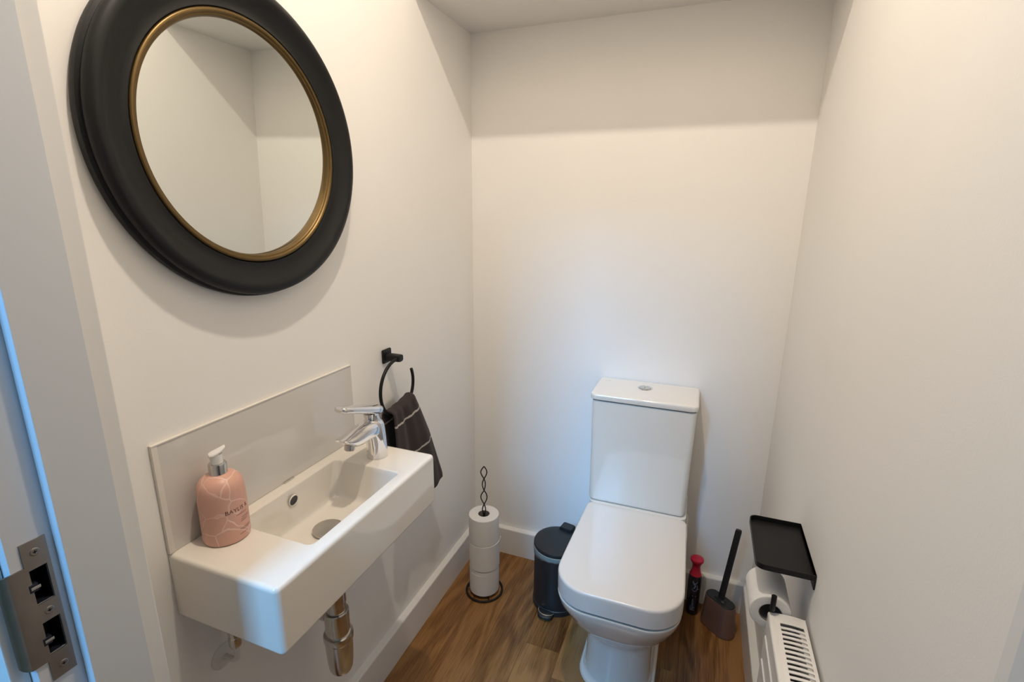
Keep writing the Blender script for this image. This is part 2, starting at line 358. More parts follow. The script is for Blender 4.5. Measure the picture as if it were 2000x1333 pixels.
# ------------------------------------------------------------------ basin group
yb0, yb1, xb, zt, zb = -1.2436, -.7436, .2417, .8167, .690
t = thing('wash_basin', 'slim white ceramic wall hung hand basin under the mirror', 'basin', (0, 0, 0))
bm = nb(); R = .011
def ob(i, z): return at(rrect(.0005+ (0), xb-i, yb0+i, yb1-i, [max(R-i, .002), .001, .001, max(R-i, .002)]), z)
def bw(d, z, r=.012, db=0): return at(rrect(.034+d*.5+db, .2125-d*.45, -1.134+d*.7, -.856-d, [r+d*.25]*4), z)
rings = [ob(.006, zb), ob(.0018, zb+.0015), ob(0, zb+.006), ob(0, zt-.009), ob(.0012, zt-.004), ob(.0040, zt-.0011), ob(.009, zt),
         bw(-.004, zt, .014), bw(-.0015, zt-.0008, .013), bw(0, zt-.003, .012), bw(.002, zt-.012, .014), bw(.008, zt-.050, .02), bw(.012, zt-.074, .024), bw(.017, zt-.0835, .026), bw(.026, zt-.0875, .022), bw(.04, zt-.089, .016), bw(.075, zt-.0905, .01)]
loft(bm, rings)
obj('basin_body', bm, CERAM, t, angle=40)
bm = nb(); lathe(bm, [(.0001, .0006), (.0102, .0010), (.0110, .0004), (.0110, -.002)], 24, (1, 0, -.12), (.0398, -1.0000, .7898), True, False)
obj('overflow_hole', bm, DARKHOLE, t)['label'] = 'black round overflow hole'
bm = nb(); lathe(bm, [(.0106, -.0025), (.0108, .0012), (.0114, .0016), (.0124, .0010), (.0128, -.001)], 28, (1, 0, -.12), (.0398, -1.0000, .7898), False, False); obj('overflow_rim', bm, CERAM, t)
bm = nb(); zd = zt-.0905; lathe(bm, [(.026, -.002), (.027, .001), (.0315, .0035), (.0325, .0065), (.031, .0085), (.026, .0095), (.0001, .0100)], 40, (0, 0, 1), (.116, -.988, zd)); obj('waste_plug', bm, SATIN, t)['label'] = 'satin chrome waste plug'

t = thing('splashback', 'low white glossy splashback panel with cream edge trim behind the basin', 'splashback', (0, 0, 0))
boxobj('panel', (.0003, yb0+.010, zt+.0005), (.006, yb1-.0003, 1.0172), SPLASH, t, bev=.0006)
bm = nb(); box(bm, (.0003, yb0, 1.0172), (.0072, yb1, 1.0196), .0004); box(bm, (.0003, yb0, zt+.0005), (.0068, yb0+.0098, 1.0172), .0004); obj('edge_trim', bm, EDGE, t)
boxobj('retaining_clip', (.006, -.990, zt+.0003), (.0098, -.962, zt+.0042), SATIN, t, bev=.0006)

# mixer tap (spout and lever towards the door)
t = thing('mixer_tap', 'chrome single lever mixer tap on the far end of the basin', 'tap', (0, 0, 0))
tx = .1165
def ell(c, e1, e2, a, b, n=28, p=2.0):
    c, e1, e2 = Vector(c), Vector(e1), Vector(e2); out = []
    for i in range(n):
        th = 2*PI*i/n; cs, sn = math.cos(th), math.sin(th)
        out.append(c + e1*a*math.copysign(abs(cs)**(2/p), cs) + e2*b*math.copysign(abs(sn)**(2/p), sn))
    return out
X, Y, Z = Vector((1, 0, 0)), Vector((0, 1, 0)), Vector((0, 0, 1))
bm = nb()
sec = [(-.8030, zt, .0256, .0262), (-.8030, zt+.002, .0258, .0264), (-.8030, zt+.006, .0246, .0254), (-.8035, zt+.030, .0240, .0252), (-.8055, zt+.055, .0236, .0262), (-.8080, zt+.075, .0230, .0274), (-.8100, zt+.088, .0220, .0278), (-.8120, zt+.097, .0195, .0250), (-.8130, zt+.100, .0130, .018)]
rings = []
for k, (y, z, a, b) in enumerate(sec):
    tilt = max(0, (k-3)*.05); e2 = (Y*math.cos(tilt) - Z*math.sin(tilt)*-1).normalized()
    e2 = (Y*math.cos(tilt) - Z*math.sin(tilt)).normalized()
    rings.append(ell((tx, y, z), X, e2, a, b))
loft(bm, rings)
obj('tap_body', bm, CHROME, t, angle=60)
# spout: flattened wedge from the body top down to the outlet
bm = nb(); rings = []
d0 = Vector((0, -.865, -.50)).normalized()
for y, zc, a, b in ((-.800, zt+.078, .016, .015), (-.822, zt+.0800, .0225, .0225), (-.845, zt+.0815, .0222, .0228), (-.860, zt+.0820, .0216, .0218), (-.877, zt+.0800, .0210, .0215), (-.895, zt+.0805, .0205, .0180), (-.910, zt+.0840, .0195, .0130), (-.921, zt+.0890, .0180, .0070), (-.9285, zt+.0915, .0135, .0032)):
    n_ = Vector((0, -.30, 1)).normalized()
    rings.append(ell((tx, y, zc), X, n_, a, b, p=2.5))
loft(bm, rings)
obj('spout', bm, CHROME, t, angle=60)
bm = nb(); lathe(bm, [(.0105, .006), (.0118, 0), (.0118, -.008), (.0106, -.0095), (.0088, -.0095), (.0086, -.007), (.0001, -.007)], 28, (0, .14, 1), (tx, -.9000, zt+.0690)); obj('aerator', bm, SATIN, t)
bm = nb(); ax_ = Vector((0, -.22, 1)).normalized()
lathe(bm, [(.0195, -.004), (.0195, .004), (.0182, .006), (.0172, .016), (.0176, .024), (.0182, .030)], 32, ax_, (tx, -.8130, zt+.093)); obj('cartridge_collar', bm, CHROME, t)
bm = nb(); rings = []
ld = Vector((0, -.943, .333)).normalized(); ln = Vector((0, .333, .943)); base = Vector((tx, -.797, zt+.1195))
for s, a, b in ((-.008, .013, .006), (-.004, .0175, .0098), (.006, .0205, .0112), (.022, .0208, .0112), (.045, .0195, .0102), (.075, .0182, .0092), (.105, .0172, .0084), (.126, .0162, .0078), (.1340, .0135, .0062), (.1370, .008, .0028)):
    rings.append(ell(base+ld*s, X, ln, a, b, p=3.0))
loft(bm, rings); lv = obj('lever', bm, CHROME, t, angle=60)
bm = nb(); c_ = base+ld*.001+ln*.0095; lathe(bm, [(.0001, 0), (.0030, 0), (.0030, .0012), (.0001, .0014)], 12, ln, c_); obj('lever_mark', bm, DARKHOLE, lv)

# bottle trap under the basin
t = thing('bottle_trap', 'chrome bottle trap hanging below the basin', 'trap', (.115, -.985, 0))
bm = nb(); lathe(bm, [(.016, .689), (.016, .62), (.0162, .545)], 32); obj('tail_pipe', bm, SATIN, t)
bm = nb(); lathe(bm, [(.0165, .580), (.0235, .578), (.0238, .545), (.0222, .543), (.0222, .522), (.0165, .520)], 32); obj('lock_nut', bm, SATIN, t)
bm = nb(); lathe(bm, [(.0180, .521), (.0262, .521), (.0275, .5185), (.0275, .455), (.0275, .448)], 40); obj('trap_body', bm, SATIN, t)
bm = nb(); lathe(bm, [(.0276, .462), (.0322, .461), (.0332, .457), (.0332, .447), (.0322, .4435), (.0310, .442), (.0306, .425), (.0296, .405), (.0284, .385), (.0264, .367), (.0232, .359), (.016, .3555), (.0001, .3550)], 40); obj('trap_cup', bm, SATIN, t)
bm = nb(); tube(bm, [(-.024, 0, .500), (-.06, 0, .500), (-.1145, 0, .500)], .016, 20); obj('outlet_pipe', bm, SATIN, t)
bm = nb(); lathe(bm, [(.0165, .010), (.026, .008), (.031, .001), (.031, 0)], 28, (1, 0, 0), (-.1148, 0, .500)); obj('wall_rose', bm, SATIN, t)

t = thing('supply_pipe', 'short chrome water pipe stub beneath the near end of the basin', 'pipe', (.040, -1.176, 0))
bm = nb(); lathe(bm, [(.0075, .689), (.0075, .630), (.0112, .628), (.0112, .606), (.0095, .604), (.0095, .599), (.0115, .597), (.0115, .581), (.0098, .576), (.005, .574)], 24); obj('compression_fitting', bm, SATIN, t)
bm = nb(); tube(bm, [(0, 0, .578), (0, 0, .556), (-.003, 0, .545), (-.012, 0, .538), (-.0395, 0, .537)], .0055, 12); obj('pipe_tail', bm, PAPERW, t)
bm = nb(); lathe(bm, [(.0050, .006), (.013, .005), (.024, .0022), (.0265, .0004)], 28, (1, 0, 0), (-.0398, 0, .537)); obj('pipe_rose', bm, PAPERW, t)

# soap bottle
sx, sy_b = .0495, -1.1665
t = thing('soap_bottle', 'pink marbled hand wash pump bottle standing on the basin', 'bottle', (sx, sy_b, zt+.0003))
RB = .0388
bm = nb(); lathe(bm, [(.034, 0), (.0375, .0015), (RB, .006), (RB, .050), (RB, .074), (.0381, .092), (.0375, .100), (.0362, .108), (.0325, .1150), (.0270, .1205), (.0205, .1240), (.0150, .1258), (.0140, .127)], 56); bt = obj('bottle_body', bm, PINK, t)
bm = nb(); lathe(bm, [(.0140, .1245), (.0148, .1255), (.0148, .1435), (.0138, .1455), (.0120, .1460), (.0098, .1462)], 36); obj('metal_collar', bm, SATIN, t)['label'] = 'pale metal collar'
bm = nb(); lathe(bm, [(.0098, .1445), (.0100, .150), (.0102, .1620)], 28)
# pump head: tilted top with a nozzle turned away from the door
hd = Vector((.52, .85, 0)).normalized(); sd = Vector((-hd.y, hd.x, 0)); rings = []
for s, a, zc, b in ((-.0118, .004, .1612, .0030), (-.0108, .0080, .1616, .0038), (-.006, .0102, .1626, .0048), (.001, .0104, .1644, .0054), (.007, .0088, .1670, .0050), (.0112, .0068, .1698, .0040), (.0142, .0054, .1722, .0030), (.0152, .0035, .1734, .0015)):
    rings.append(ell(hd*s+Z*zc, sd, Z, a, b, 20))
loft(bm, rings); obj('pump_head', bm, PUMP, t, angle=50)

def text_mesh(s, size, font_space=1.0):
    cu = bpy.data.curves.new('lettering', 'FONT'); cu.body = s; cu.size = size; cu.align_x = 'LEFT'; cu.space_character = font_space; cu.resolution_u = 2
    o = bpy.data.objects.new('lettering', cu); C.objects.link(o)
    dg = bpy.context.evaluated_depsgraph_get(); dg.update()
    me = bpy.data.meshes.new_from_object(o.evaluated_get(dg)); bpy.data.objects.remove(o)
    bm = bmesh.new(); bm.from_mesh(me); bpy.data.meshes.remove(me)
    es = [e for e in bm.edges if e.calc_length() > .0012]
    if es: bmesh.ops.subdivide_edges(bm, edges=es, cuts=2)
    return bm
def wrap(bm, r, a0, z0, turn=0):
    """bend flat xy geometry round a cylinder of radius r: x runs round from angle a0, y runs up from z0"""
    for v in bm.verts:
        x, y = v.co.x, v.co.y
        if turn: x, y = -y, x
        a = a0 + x/r; v.co = Vector((r*math.cos(a), r*math.sin(a), z0+y))
    return bm
r_ = RB+.0002; A0 = math.radians(-36)
bm = wrap(text_mesh('BAYLIS &', .0112, 1.0), r_, A0, .0600); obj('lettering', bm, INK, bt, smooth=False)
def marks(bm, rows, h=.0009):
    for x0, x1, y in rows:
        x = x0
        while x < x1-.0006:
            ww = random.uniform(.0008, .0017); xe = min(x+ww, x1)
            vs = [bm.verts.new((q, yy, 0)) for q, yy in ((x, y), (xe, y), (xe, y+h), (x, y+h))]; bm.faces.new(vs); x = xe+.0005
    return bm
bm = wrap(marks(nb(), [(.018, .042, .0525), (.028, .046, .0440), (.026, .048, .0405), (.025, .042, .0370), (.022, .045, .0235), (.026, .047, .0205), (.020, .038, .0140)]), r_, A0, 0); obj('small_print', bm, INK, bt, smooth=False)

# ------------------------------------------------------------------ towel ring and towel
t = thing('towel_ring', 'matt black open towel ring on the left wall beyond the basin', 'towel ring', (0, 0, 0))
rc = Vector((.046, -.601, .919)); rr = .0805
bm = nb(); box(bm, (.0004, -.606, .982), (.0085, -.566, 1.022), .004, 3); obj('wall_plate', bm, BLACKM, t)
bm = nb(); loft(bm, [ell((x, -.588, 1.000), Y, Z, a, b, 20, 3.2) for x, a, b in ((.004, .0125, .0105), (.045, .0125, .0105), (.0525, .0118, .0098), (.0545, .009, .0075))]); obj('post', bm, BLACKM, t)
bm = nb(); a0, a1 = math.radians(84), math.radians(384)
tube(bm, [rc + Vector((0, math.cos(a0+(a1-a0)*i/80)*rr, math.sin(a0+(a1-a0)*i/80)*rr)) for i in range(81)], .0046, 12); obj('ring', bm, BLACKM, t)

# towel: one cloth folded over the ring, front leaf towards the room
NU, NV = 34, 70
me = bpy.data.meshes.new('hand_towel'); vs, fs, uvs = [], [], []
Lf, Lb = .345, .31; zc_ = .8595; xr = .046
def clothpt(u, s):
    """u across 0..1 (towards the back wall), s metres along: >0 front leaf, <0 back leaf"""
    half = .030
    if abs(s) <= half:                                # over the ring
        a = s/half*PI/2; x = xr + .0185*math.sin(a); z = zc_ - .0 + .0135*math.cos(a)
        d = 0
    else:
        d = abs(s)-half; sg = 1 if s > 0 else -1
        x = xr + sg*(.0185 + (.012*min(1, d/.12) if sg > 0 else .004*min(1, d/.1))); z = zc_ - d
    f = min(1, d/.30)
    y0 = -.652 + (.025 if s > 0 else -.030)*f*0; y1 = -.540
    yl = -.655 - .028*f; yr = y1 + .128*f**.92
    y = yl + (yr-yl)*u
    arc = .006*math.sin(u*PI)                          # sags into the curve of the ring
    z -= arc*(1-f)*.8
    z += .016*(u-.5)*(1-.6*f)
    fold = .0055*math.sin(u*9.5+.6)*min(1, .35+d*6) + .0022*math.sin(u*21+1.2+s*9)
    x += fold*(1 if s > 0 else .5)
    x = max(x, .0065)
    return (x, y, z)
for j in range(NV+1):
    s = -Lb + (Lf+Lb)*j/NV
    for i in range(NU+1):
        vs.append(clothpt(i/NU, s)); uvs.append((i/NU*.25, s))
for j in range(NV):
    for i in range(NU):
        a = j*(NU+1)+i; fs.append((a, a+1, a+NU+2, a+NU+1))
me.from_pydata(vs, [], fs); uvl = me.uv_layers.new(name='UVMap')
for lp in me.loops: uvl.data[lp.index].uv = uvs[lp.vertex_index]
for p in me.polygons: p.use_smooth = True
tw = link('hand_towel', me, TOWEL); tag(tw, 'dark grey hand towel with thin pale stripes folded over the black ring', 'towel')
md = tw.modifiers.new('thick', 'SOLIDIFY'); md.thickness = .0045; md.offset = 0

# ------------------------------------------------------------------ toilet
xc = .6830
t = thing('toilet', 'white close coupled toilet with its lid down against the back wall', 'toilet', (0, 0, 0))
def dsec(hw, yb, yf, rf, rb, z): return at(rrect(xc-hw, xc+hw, yf, yb, [rb, rb, rf, rf], n=10, m=6), z)
bm = nb()
pan = [(.1125, -.060, -.512, .085, .03, 0), (.1125, -.060, -.512, .085, .03, .008), (.1065, -.060, -.506, .085, .03, .010), (.1010, -.060, -.500, .085, .03, .020), (.0985, -.060, -.497, .085, .03, .08),
       (.0985, -.055, -.497, .085, .03, .145), (.0995, -.050, -.500, .088, .03, .165), (.1035, -.048, -.508, .093, .03, .182), (.1120, -.045, -.523, .100, .03, .199), (.1230, -.040, -.542, .108, .03, .216), (.1340, -.035, -.560, .113, .03, .234), (.1440, -.030, -.577, .114, .03, .256),
       (.1530, -.025, -.593, .112, .03, .282), (.1600, -.02, -.605, .108, .03, .310), (.1662, -.02, -.619, .101, .03, .336), (.1685, -.02, -.6255, .098, .03, .3570), (.1692, -.02, -.6265, .098, .03, .3635), (.1685, -.02, -.6258, .098, .03, .3655), (.1655, -.02, -.6225, .095, .03, .3658), (.1620, -.02, -.6190, .095, .03, .3645), (.1590, -.02, -.616, .093, .03, .3560)]
loft(bm, [dsec(*a) for a in pan]); obj('pan', bm, CERAM, t, angle=40)
bm = nb(); loft(bm, [at(rrect(xc-.160, xc+.160, -.188, -.008, .02), z) for z in (.30, .430)] + [at(rrect(xc-.157, xc+.157, -.180, -.011, .02), .4340)]); obj('cistern_shelf', bm, CERAM, t)
def lid(i, z, k=0): return at(rrect(xc-.1700+i+k, xc+.1715-i-k, -.627+i, -.1885-i*.25, [.022, .022, .098, .098], n=12, m=6), z)
def lidt(i, z):                                       # narrows slightly towards the hinge
    out = []
    for x, y, zz in lid(i, z):
        f = 1 - .045*max(0, min(1, (y+.50)/.30)); out.append((xc+(x-xc)*f, y, zz))
    return out
bm = nb(); loft(bm, [lidt(.018, .3640), lidt(.018, .3790)]); obj('seat', bm, PLAST, t)
bm = nb(); loft(bm, [lidt(.0030, .3728), lidt(.0010, .3738), lidt(.0003, .400), lidt(0, .4225), lidt(.0006, .4270), lidt(.0024, .4300), lidt(.0060, .4316), lidt(.05, .4322), lidt(.10, .4326)]); obj('lid', bm, PLAST, t, angle=40)
# cistern
bm = nb()
def cis(z, hw, yf, r=.018): return at(rrect(xc-.0045-hw, xc-.0045+hw, yf, -.004, [.004, .004, r, r]), z)
loft(bm, [cis(.4350, .1535, -.174, .016), cis(.4375, .1575, -.1815), cis(.4440, .1590, -.1845), cis(.62, .1612, -.1845), cis(.795, .1645, -.1855), cis(.7985, .1638, -.1848), cis(.8002, .161, -.1815)]); obj('cistern', bm, CERAM, t, angle=40)
def cl(z, i): return at(rrect(xc-.0055-.1695+i, xc-.0055+.1695-i, -.1905+i, -.0035-i*.2, [.006, .006, .022, .022]), z)
bm = nb(); loft(bm, [cl(.8048, .004), cl(.8054, .002), cl(.8072, .0004), cl(.8180, 0), cl(.8222, .0012), cl(.8245, .0038), cl(.8256, .0085)]); lidc = obj('cistern_lid', bm, CERAM, t, angle=40)
bt_ = Vector((.6725, -.072, .8256))
bm = nb(); lathe(bm, [(.0255, -.001), (.0255, .0012), (.0240, .0024), (.0212, .0018), (.0200, .0004)], 40, (0, 0, 1), bt_, True, False); fb = obj('flush_button', bm, CHROME, t)
for s in (-1, 1):
    bm = nb(); P_ = [(s*.0008, -.0192)] + [(s*(.0008+.0186*math.cos(a)), .0192*math.sin(a)) for a in [(-PI/2+PI*i/20)*.97 for i in range(21)]] + [(s*.0008, .0192)]
    loft(bm, [[(bt_.x+x, bt_.y+y, bt_.z+.0008) for x, y in P_], [(bt_.x+x, bt_.y+y, bt_.z+.0030) for x, y in P_], [(bt_.x+s*.004+(x-s*.004)*.9, bt_.y+y*.9, bt_.z+.0036) for x, y in P_]])
    obj('button_half', bm, SATIN, fb)
bm = nb(); bmk = [(0, .006, 0), (.008, .020, .0004)]
for x0, x1, y in bmk: box(bm, (.532+x0, -.0415+y, .82565), (.532+x1, -.0395+y, .8258))
obj('lid_mark', bm, GREYMARK, lidc, smooth=False)
# silicone bead round the foot
bm = nb(); Pb = dsec(.1150, -.060, -.5145, .087, .03, .003); Pi = dsec(.1120, -.060, -.5115, .085, .03, .008)
loft(bm, [[(x, y, 0) for x, y, z in Pb], Pb, Pi], False, False); obj('silicone_bead', bm, CAULK, t)

# ------------------------------------------------------------------ spare roll stand and rolls
rsx, rsy = .152, -.250
t = thing('roll_stand', 'black wire spare roll stand with a twisted loop handle in the left corner', 'stand', (rsx, rsy, 0))
bm = nb(); tube(bm, [(.0675*math.cos(2*PI*i/64), .0675*math.sin(2*PI*i/64), .0040) for i in range(64)], .0040, 10, closed=True); obj('base_ring', bm, BLACKW, t)
bm = nb()
for a in (PI*.72+PI, PI*.72+PI+2*PI/3, PI*.72+PI+4*PI/3): tube(bm, [(.006*math.cos(a), .006*math.sin(a), .0085), (.062*math.cos(a), .062*math.sin(a), .0075), (.068*math.cos(a), .068*math.sin(a), .0042)], .0026, 8)
obj('spoke', bm, BLACKW, t)
va = Vector((rgt.x, rgt.y, 0)).normalized()           # loops lie roughly across the doorway
vb = Vector((-va.y, va.x, 0))
zk = [.012, .322, .367, .4225, .470, .5185]; am = [.004, .0056, .0110, .0056, .0106]
for s in (-1, 1):
    pts = []
    for k in range(5):
        for i in range(16):
            f = i/16; z = zk[k]+(zk[k+1]-zk[k])*f
            sg = s*(1 if k % 2 else -1)
            pts.append(va*(am[k]*math.sin(PI*f)*sg*(1-.12*math.cos(PI*f))) + vb*(.0022*s*math.cos(PI*(k+f))) + Z*z)
    pts.append(Z*zk[-1])
    bm = nb(); tube(bm, pts, .0021, 8); obj('twisted_wire', bm, BLACKW, t)
def make_roll(name, label, group, r=.0555, h=.1045, ri=.021, prof_extra=0):
    t = thing(name, label, 'toilet roll', (0, 0, 0), 0, group)
    bm = nb(); lathe(bm, [(ri, .0), (r-.002, 0), (r, .002), (r+prof_extra, h*.5), (r, h-.002), (r-.002, h), (ri+.001, h), (ri, h-.001), (ri, 0)], 56, cap0=False, cap1=False); obj('paper', bm, TISSUE, t, angle=50)
    bm = nb(); lathe(bm, [(ri, .001), (ri, h-.0015), (ri-.0012, h-.0015), (ri-.0012, .001), (ri, .001)], 32, cap0=False, cap1=False); obj('cardboard_core', bm, CARD, t)
    return t
def dup(root, loc, label=None, rz=0):
    r = root.copy(); C.objects.link(r); r.location = loc; r.rotation_euler = (0, 0, rz)
    if label: r['label'] = label
    for ch in root.children:
        c = ch.copy(); C.objects.link(c); c.parent = r
    return r
G = 'spare rolls on the stand'
ra = make_roll('toilet_roll', 'spare toilet roll on top of the wire stand stack', G); zr = .0145
ra.location = (rsx-.0005, rsy, zr+.2105)
rb_ = dup(ra, (rsx+.0012, rsy-.001, zr+.1052), 'middle toilet roll of the wire stand stack with a raised paper edge', 1.1)
rc_ = dup(ra, (rsx, rsy, zr), 'lowest toilet roll of the wire stand stack nearest the floor', 2.3)
# loose outer sheets
def sheet(a0, a1, r, z0, z1, parent, curl, n=28):
    bm = nb(); rows = []
    for q, zz in ((0, z0), (0, z1-.012), (.5, z1-.004), (1, z1)):
        rows.append([((r+curl*q*max(0, (i/n-.45)/.55)**1.5)*math.cos(a0+(a1-a0)*i/n), (r+curl*q*max(0, (i/n-.45)/.55)**1.5)*math.sin(a0+(a1-a0)*i/n), zz + (curl*1.6*q*max(0, (i/n-.35)/.65)**2)) for i in range(n+1)])
    rows += [[(x*.9835, y*.9835, z) for x, y, z in rw] for rw in rows[::-1]]
    loft(bm, rows, False, False, closed=False)
    return obj('loose_sheet', bm, TISSUE, parent, angle=60, wn=False)
sheet(-2.35-1.1, .55-1.1, .0566, .003, .1050, rb_, .0042)
sheet(-2.15-2.3, -.95-2.3, .0564, .003, .088, rc_, .0)

# ------------------------------------------------------------------ pedal bin
bxx, byy = .4215, -.200
t = thing('pedal_bin', 'small black round pedal bin beside the toilet', 'bin', (bxx, byy, 0))
bm = nb(); lathe(bm, [(.080, .012), (.0838, .014), (.0842, .020), (.0842, .2355), (.0820, .238)], 56); obj('bin_body', bm, BLACKP, t)
bm = nb(); lathe(bm, [(.0855, .0005), (.0868, .003), (.0868, .020), (.0845, .022)], 56); obj('base_collar', bm, BLACKP, t)
bm = nb(); lathe(bm, [(.0862, .2405), (.0872, .243), (.0872, .2485), (.0850, .2530), (.078, .2560), (.055, .2582), (.0001, .2590)], 56); lo = obj('bin_lid', bm, BLACKP, t)
pd = Vector((-.14, -1, 0)).normalized(); ps = Vector((-pd.y, pd.x, 0))
bm = nb(); rings = []
for s, hw, z0, z1 in ((.070, .026, .006, .020), (.092, .028, .006, .022), (.104, .027, .007, .021), (.113, .021, .008, .019), (.1185, .010, .010, .016)):
    rings.append([pd*s+ps*hw*c+Z*z for c, z in ((-1, z0), (-.6, z0), (.6, z0), (1, z0), (1, z1-.004), (.7, z1), (-.7, z1), (-1, z1-.004))])
loft(bm, rings); pe = obj('pedal', bm, BLACKP, t)
bm = nb(); tube(bm, [pd*(.0855+.0245*math.cos(a))+ps*(.0285*math.sin(a))+Z*.0215 for a in [-1.45+2.9*i/20 for i in range(21)]], .0022, 8); obj('pedal_edge', bm, SATIN, pe)
hp = Vector((.20, 1, 0)).normalized(); hs = Vector((-hp.y, hp.x, 0))
bm = nb(); loft(bm, [[hp*(a)+hs*b*.024+Z*z for a, b in ((.058, -1), (.058, 1), (.094, 1), (.097, .8), (.097, -.8), (.094, -1))] for z in (.205, .2645)] + [[hp*(a)+hs*b*.022+Z*.268 for a, b in ((.060, -1), (.060, 1), (.092, 1), (.095, .8), (.095, -.8), (.092, -1))]]); obj('lid_hinge', bm, BLACKP, t)
bm = nb(); rows = []
for j, (rr_, z) in enumerate(((.0852, .2200), (.0865, .226), (.0878, .232), (.0882, .2395), (.0868, .2410))):
    rows.append([((rr_+.0012*math.sin(i*1.7+j)*(j < 3))*math.cos(2*PI*i/72), (rr_+.0012*math.sin(i*1.7+j)*(j < 3))*math.sin(2*PI*i/72), z+(-.010*max(0, -math.cos(2*PI*i/72-.5))+.004*math.sin(2*PI*i/72*3+.5) if j == 0 else .002*math.sin(2*PI*i/72*5) if j == 1 else 0)) for i in range(72)])
loft(bm, rows, False, False)
lnr = obj('bin_liner', bm, LINER); lnr.location = (bxx, byy, 0); tag(lnr, 'pale bag folded over the rim of the black bin', 'bin liner')
lnr.modifiers.new('t', 'SOLIDIFY').thickness = .0008

# ------------------------------------------------------------------ spray can
t = thing('spray_can', 'slim black spray can with a crimson flared cap beside the toilet', 'spray', (.8955, -.0745, 0))
bm = nb(); lathe(bm, [(.018, .0005), (.0205, .002), (.0215, .006), (.0215, .035), (.0225, .080), (.0232, .120), (.0228, .145), (.0205, .160), (.0172, .168), (.0150, .170)], 40); ca = obj('can_body', bm, NAVY, t)
bm = nb(); lathe(bm, [(.0205, .160), (.0182, .1665), (.0148, .178), (.0135, .190), (.0145, .200), (.0185, .208), (.0220, .2135), (.0228, .218), (.0215, .2225), (.0150, .2250), (.0001, .2255)], 40); obj('spray_cap', bm, REDCAP, t)
def ribbon(bm, pts, wd):
    prev = None
    for i, p in enumerate(pts):
        a = pts[max(0, i-1)]; b = pts[min(len(pts)-1, i+1)]; d = Vector((b[0]-a[0], b[1]-a[1])); d = d.normalized() if d.length else Vector((1, 0)); n = Vector((-d.y, d.x))*wd/2
        q = (bm.verts.new((p[0]+n.x, p[1]+n.y, 0)), bm.verts.new((p[0]-n.x, p[1]-n.y, 0)))
        if prev: bm.faces.new((prev[0], prev[1], q[1], q[0]))
        prev = q
rcn = .0234; ac = math.radians(-98)
bm = nb()
ribbon(bm, [(.004+.010*math.cos(a), .118+.014*math.sin(a)) for a in [-2.6+3.6*i/24 for i in range(25)]], .0016)
ribbon(bm, [(-.004+.016*i/12, .142-.010*math.sin(i/12*PI*.9)+.004*i/12) for i in range(13)], .0030)
ribbon(bm, [(.000+.006*math.sin(i/10*PI), .134-.020*i/10) for i in range(11)], .0026)
wrap(bm, rcn, ac, 0); obj('swirl_print', bm, PALEBLUE, ca, smooth=False)
for pp, wd in (([(.010, .112), (.019, .113)], .0042), ([(-.002, .083), (.012, .084)], .0050)):
    bm = nb(); ribbon(bm, pp, wd); wrap(bm, rcn, ac, 0); obj('mauve_print_bar', bm, PURPLE, ca, smooth=False)
bm = nb()
for k, (x0, x1, y) in enumerate(((-.001, .006, .062), (-.002, .006, .056), (-.001, .0065, .050), (-.004, .008, .043), (-.006, .009, .037), (-.006, .0095, .0325), (-.006, .008, .028), (-.005, .009, .0235))): ribbon(bm, [(x0, y), (x1, y+.0006)], .0022)
ribbon(bm, [(.0015, .072), (.0030, .026)], .0022)
wrap(bm, rcn-.0007, ac, 0); obj('block_print', bm, PALEBLUE, ca, smooth=False)

# ------------------------------------------------------------------ toilet brush
ang = math.radians(-40)
bc = Vector((.9810, -.1190, 0))
def stad(hl, hw, z, n=14):
    e1 = Vector((math.cos(ang), math.sin(ang), 0)); e2 = Vector((-e1.y, e1.x, 0)); out = []
    for s, a0 in ((1, -PI/2), (-1, PI/2)):
        for i in range(n+1):
            a = a0+PI*i/n; out.append(e1*(s*0 + (hl-hw)*s + hw*math.cos(a)) + e2*(hw*math.sin(a)) + Z*z)
    return out
t = thing('brush_holder', 'copper brown oval toilet brush holder on the floor by the right skirting', 'brush holder', bc)
bm = nb(); loft(bm, [stad(.0600, .0315, .0005), stad(.0620, .0335, .003), stad(.0618, .0332, .008), stad(.0540, .0262, .1130), stad(.0532, .0254, .1145), stad(.0520, .0242, .1145), stad(.0530, .0252, .100)], True, True); obj('holder_shell', bm, COPPER, t)
t = thing('toilet_brush', 'black toilet brush with a long slim handle leaning in its holder', 'brush', bc)
bm = nb(); loft(bm, [stad(.0515, .0237, .103), stad(.0515, .0237, .1165), stad(.0500, .0222, .1180), stad(.022, .012, .1172), stad(.016, .0095, .1215)]); obj('holder_lid', bm, BLACKP, t)
bm = nb(); h0, h1 = Vector((.001, .002, .114)), Vector((.0275, -.004, .398))
e1 = Vector((math.cos(ang), math.sin(ang), 0)); e2 = Vector((-e1.y, e1.x, 0)); rings = []
for f, a, b in ((0, .0110, .0060), (.03, .0108, .0058), (.5, .0102, .0056), (.97, .0100, .0055), (.993, .0090, .0045), (1, .0070, .0030)):
    rings.append(ell(h0.lerp(h1, f), Vector((.95, -.3, 0)).normalized(), Vector((.3, .95, 0)).normalized(), a, b, 20, 3.5))
loft(bm, rings); obj('handle', bm, BLACKP, t)
bm = nb(); lathe(bm, [(.004, .103), (.004, .085), (.018, .082), (.020, .030), (.012, .018), (.001, .016)], 24); obj('brush_head', bm, BLACKP, t)

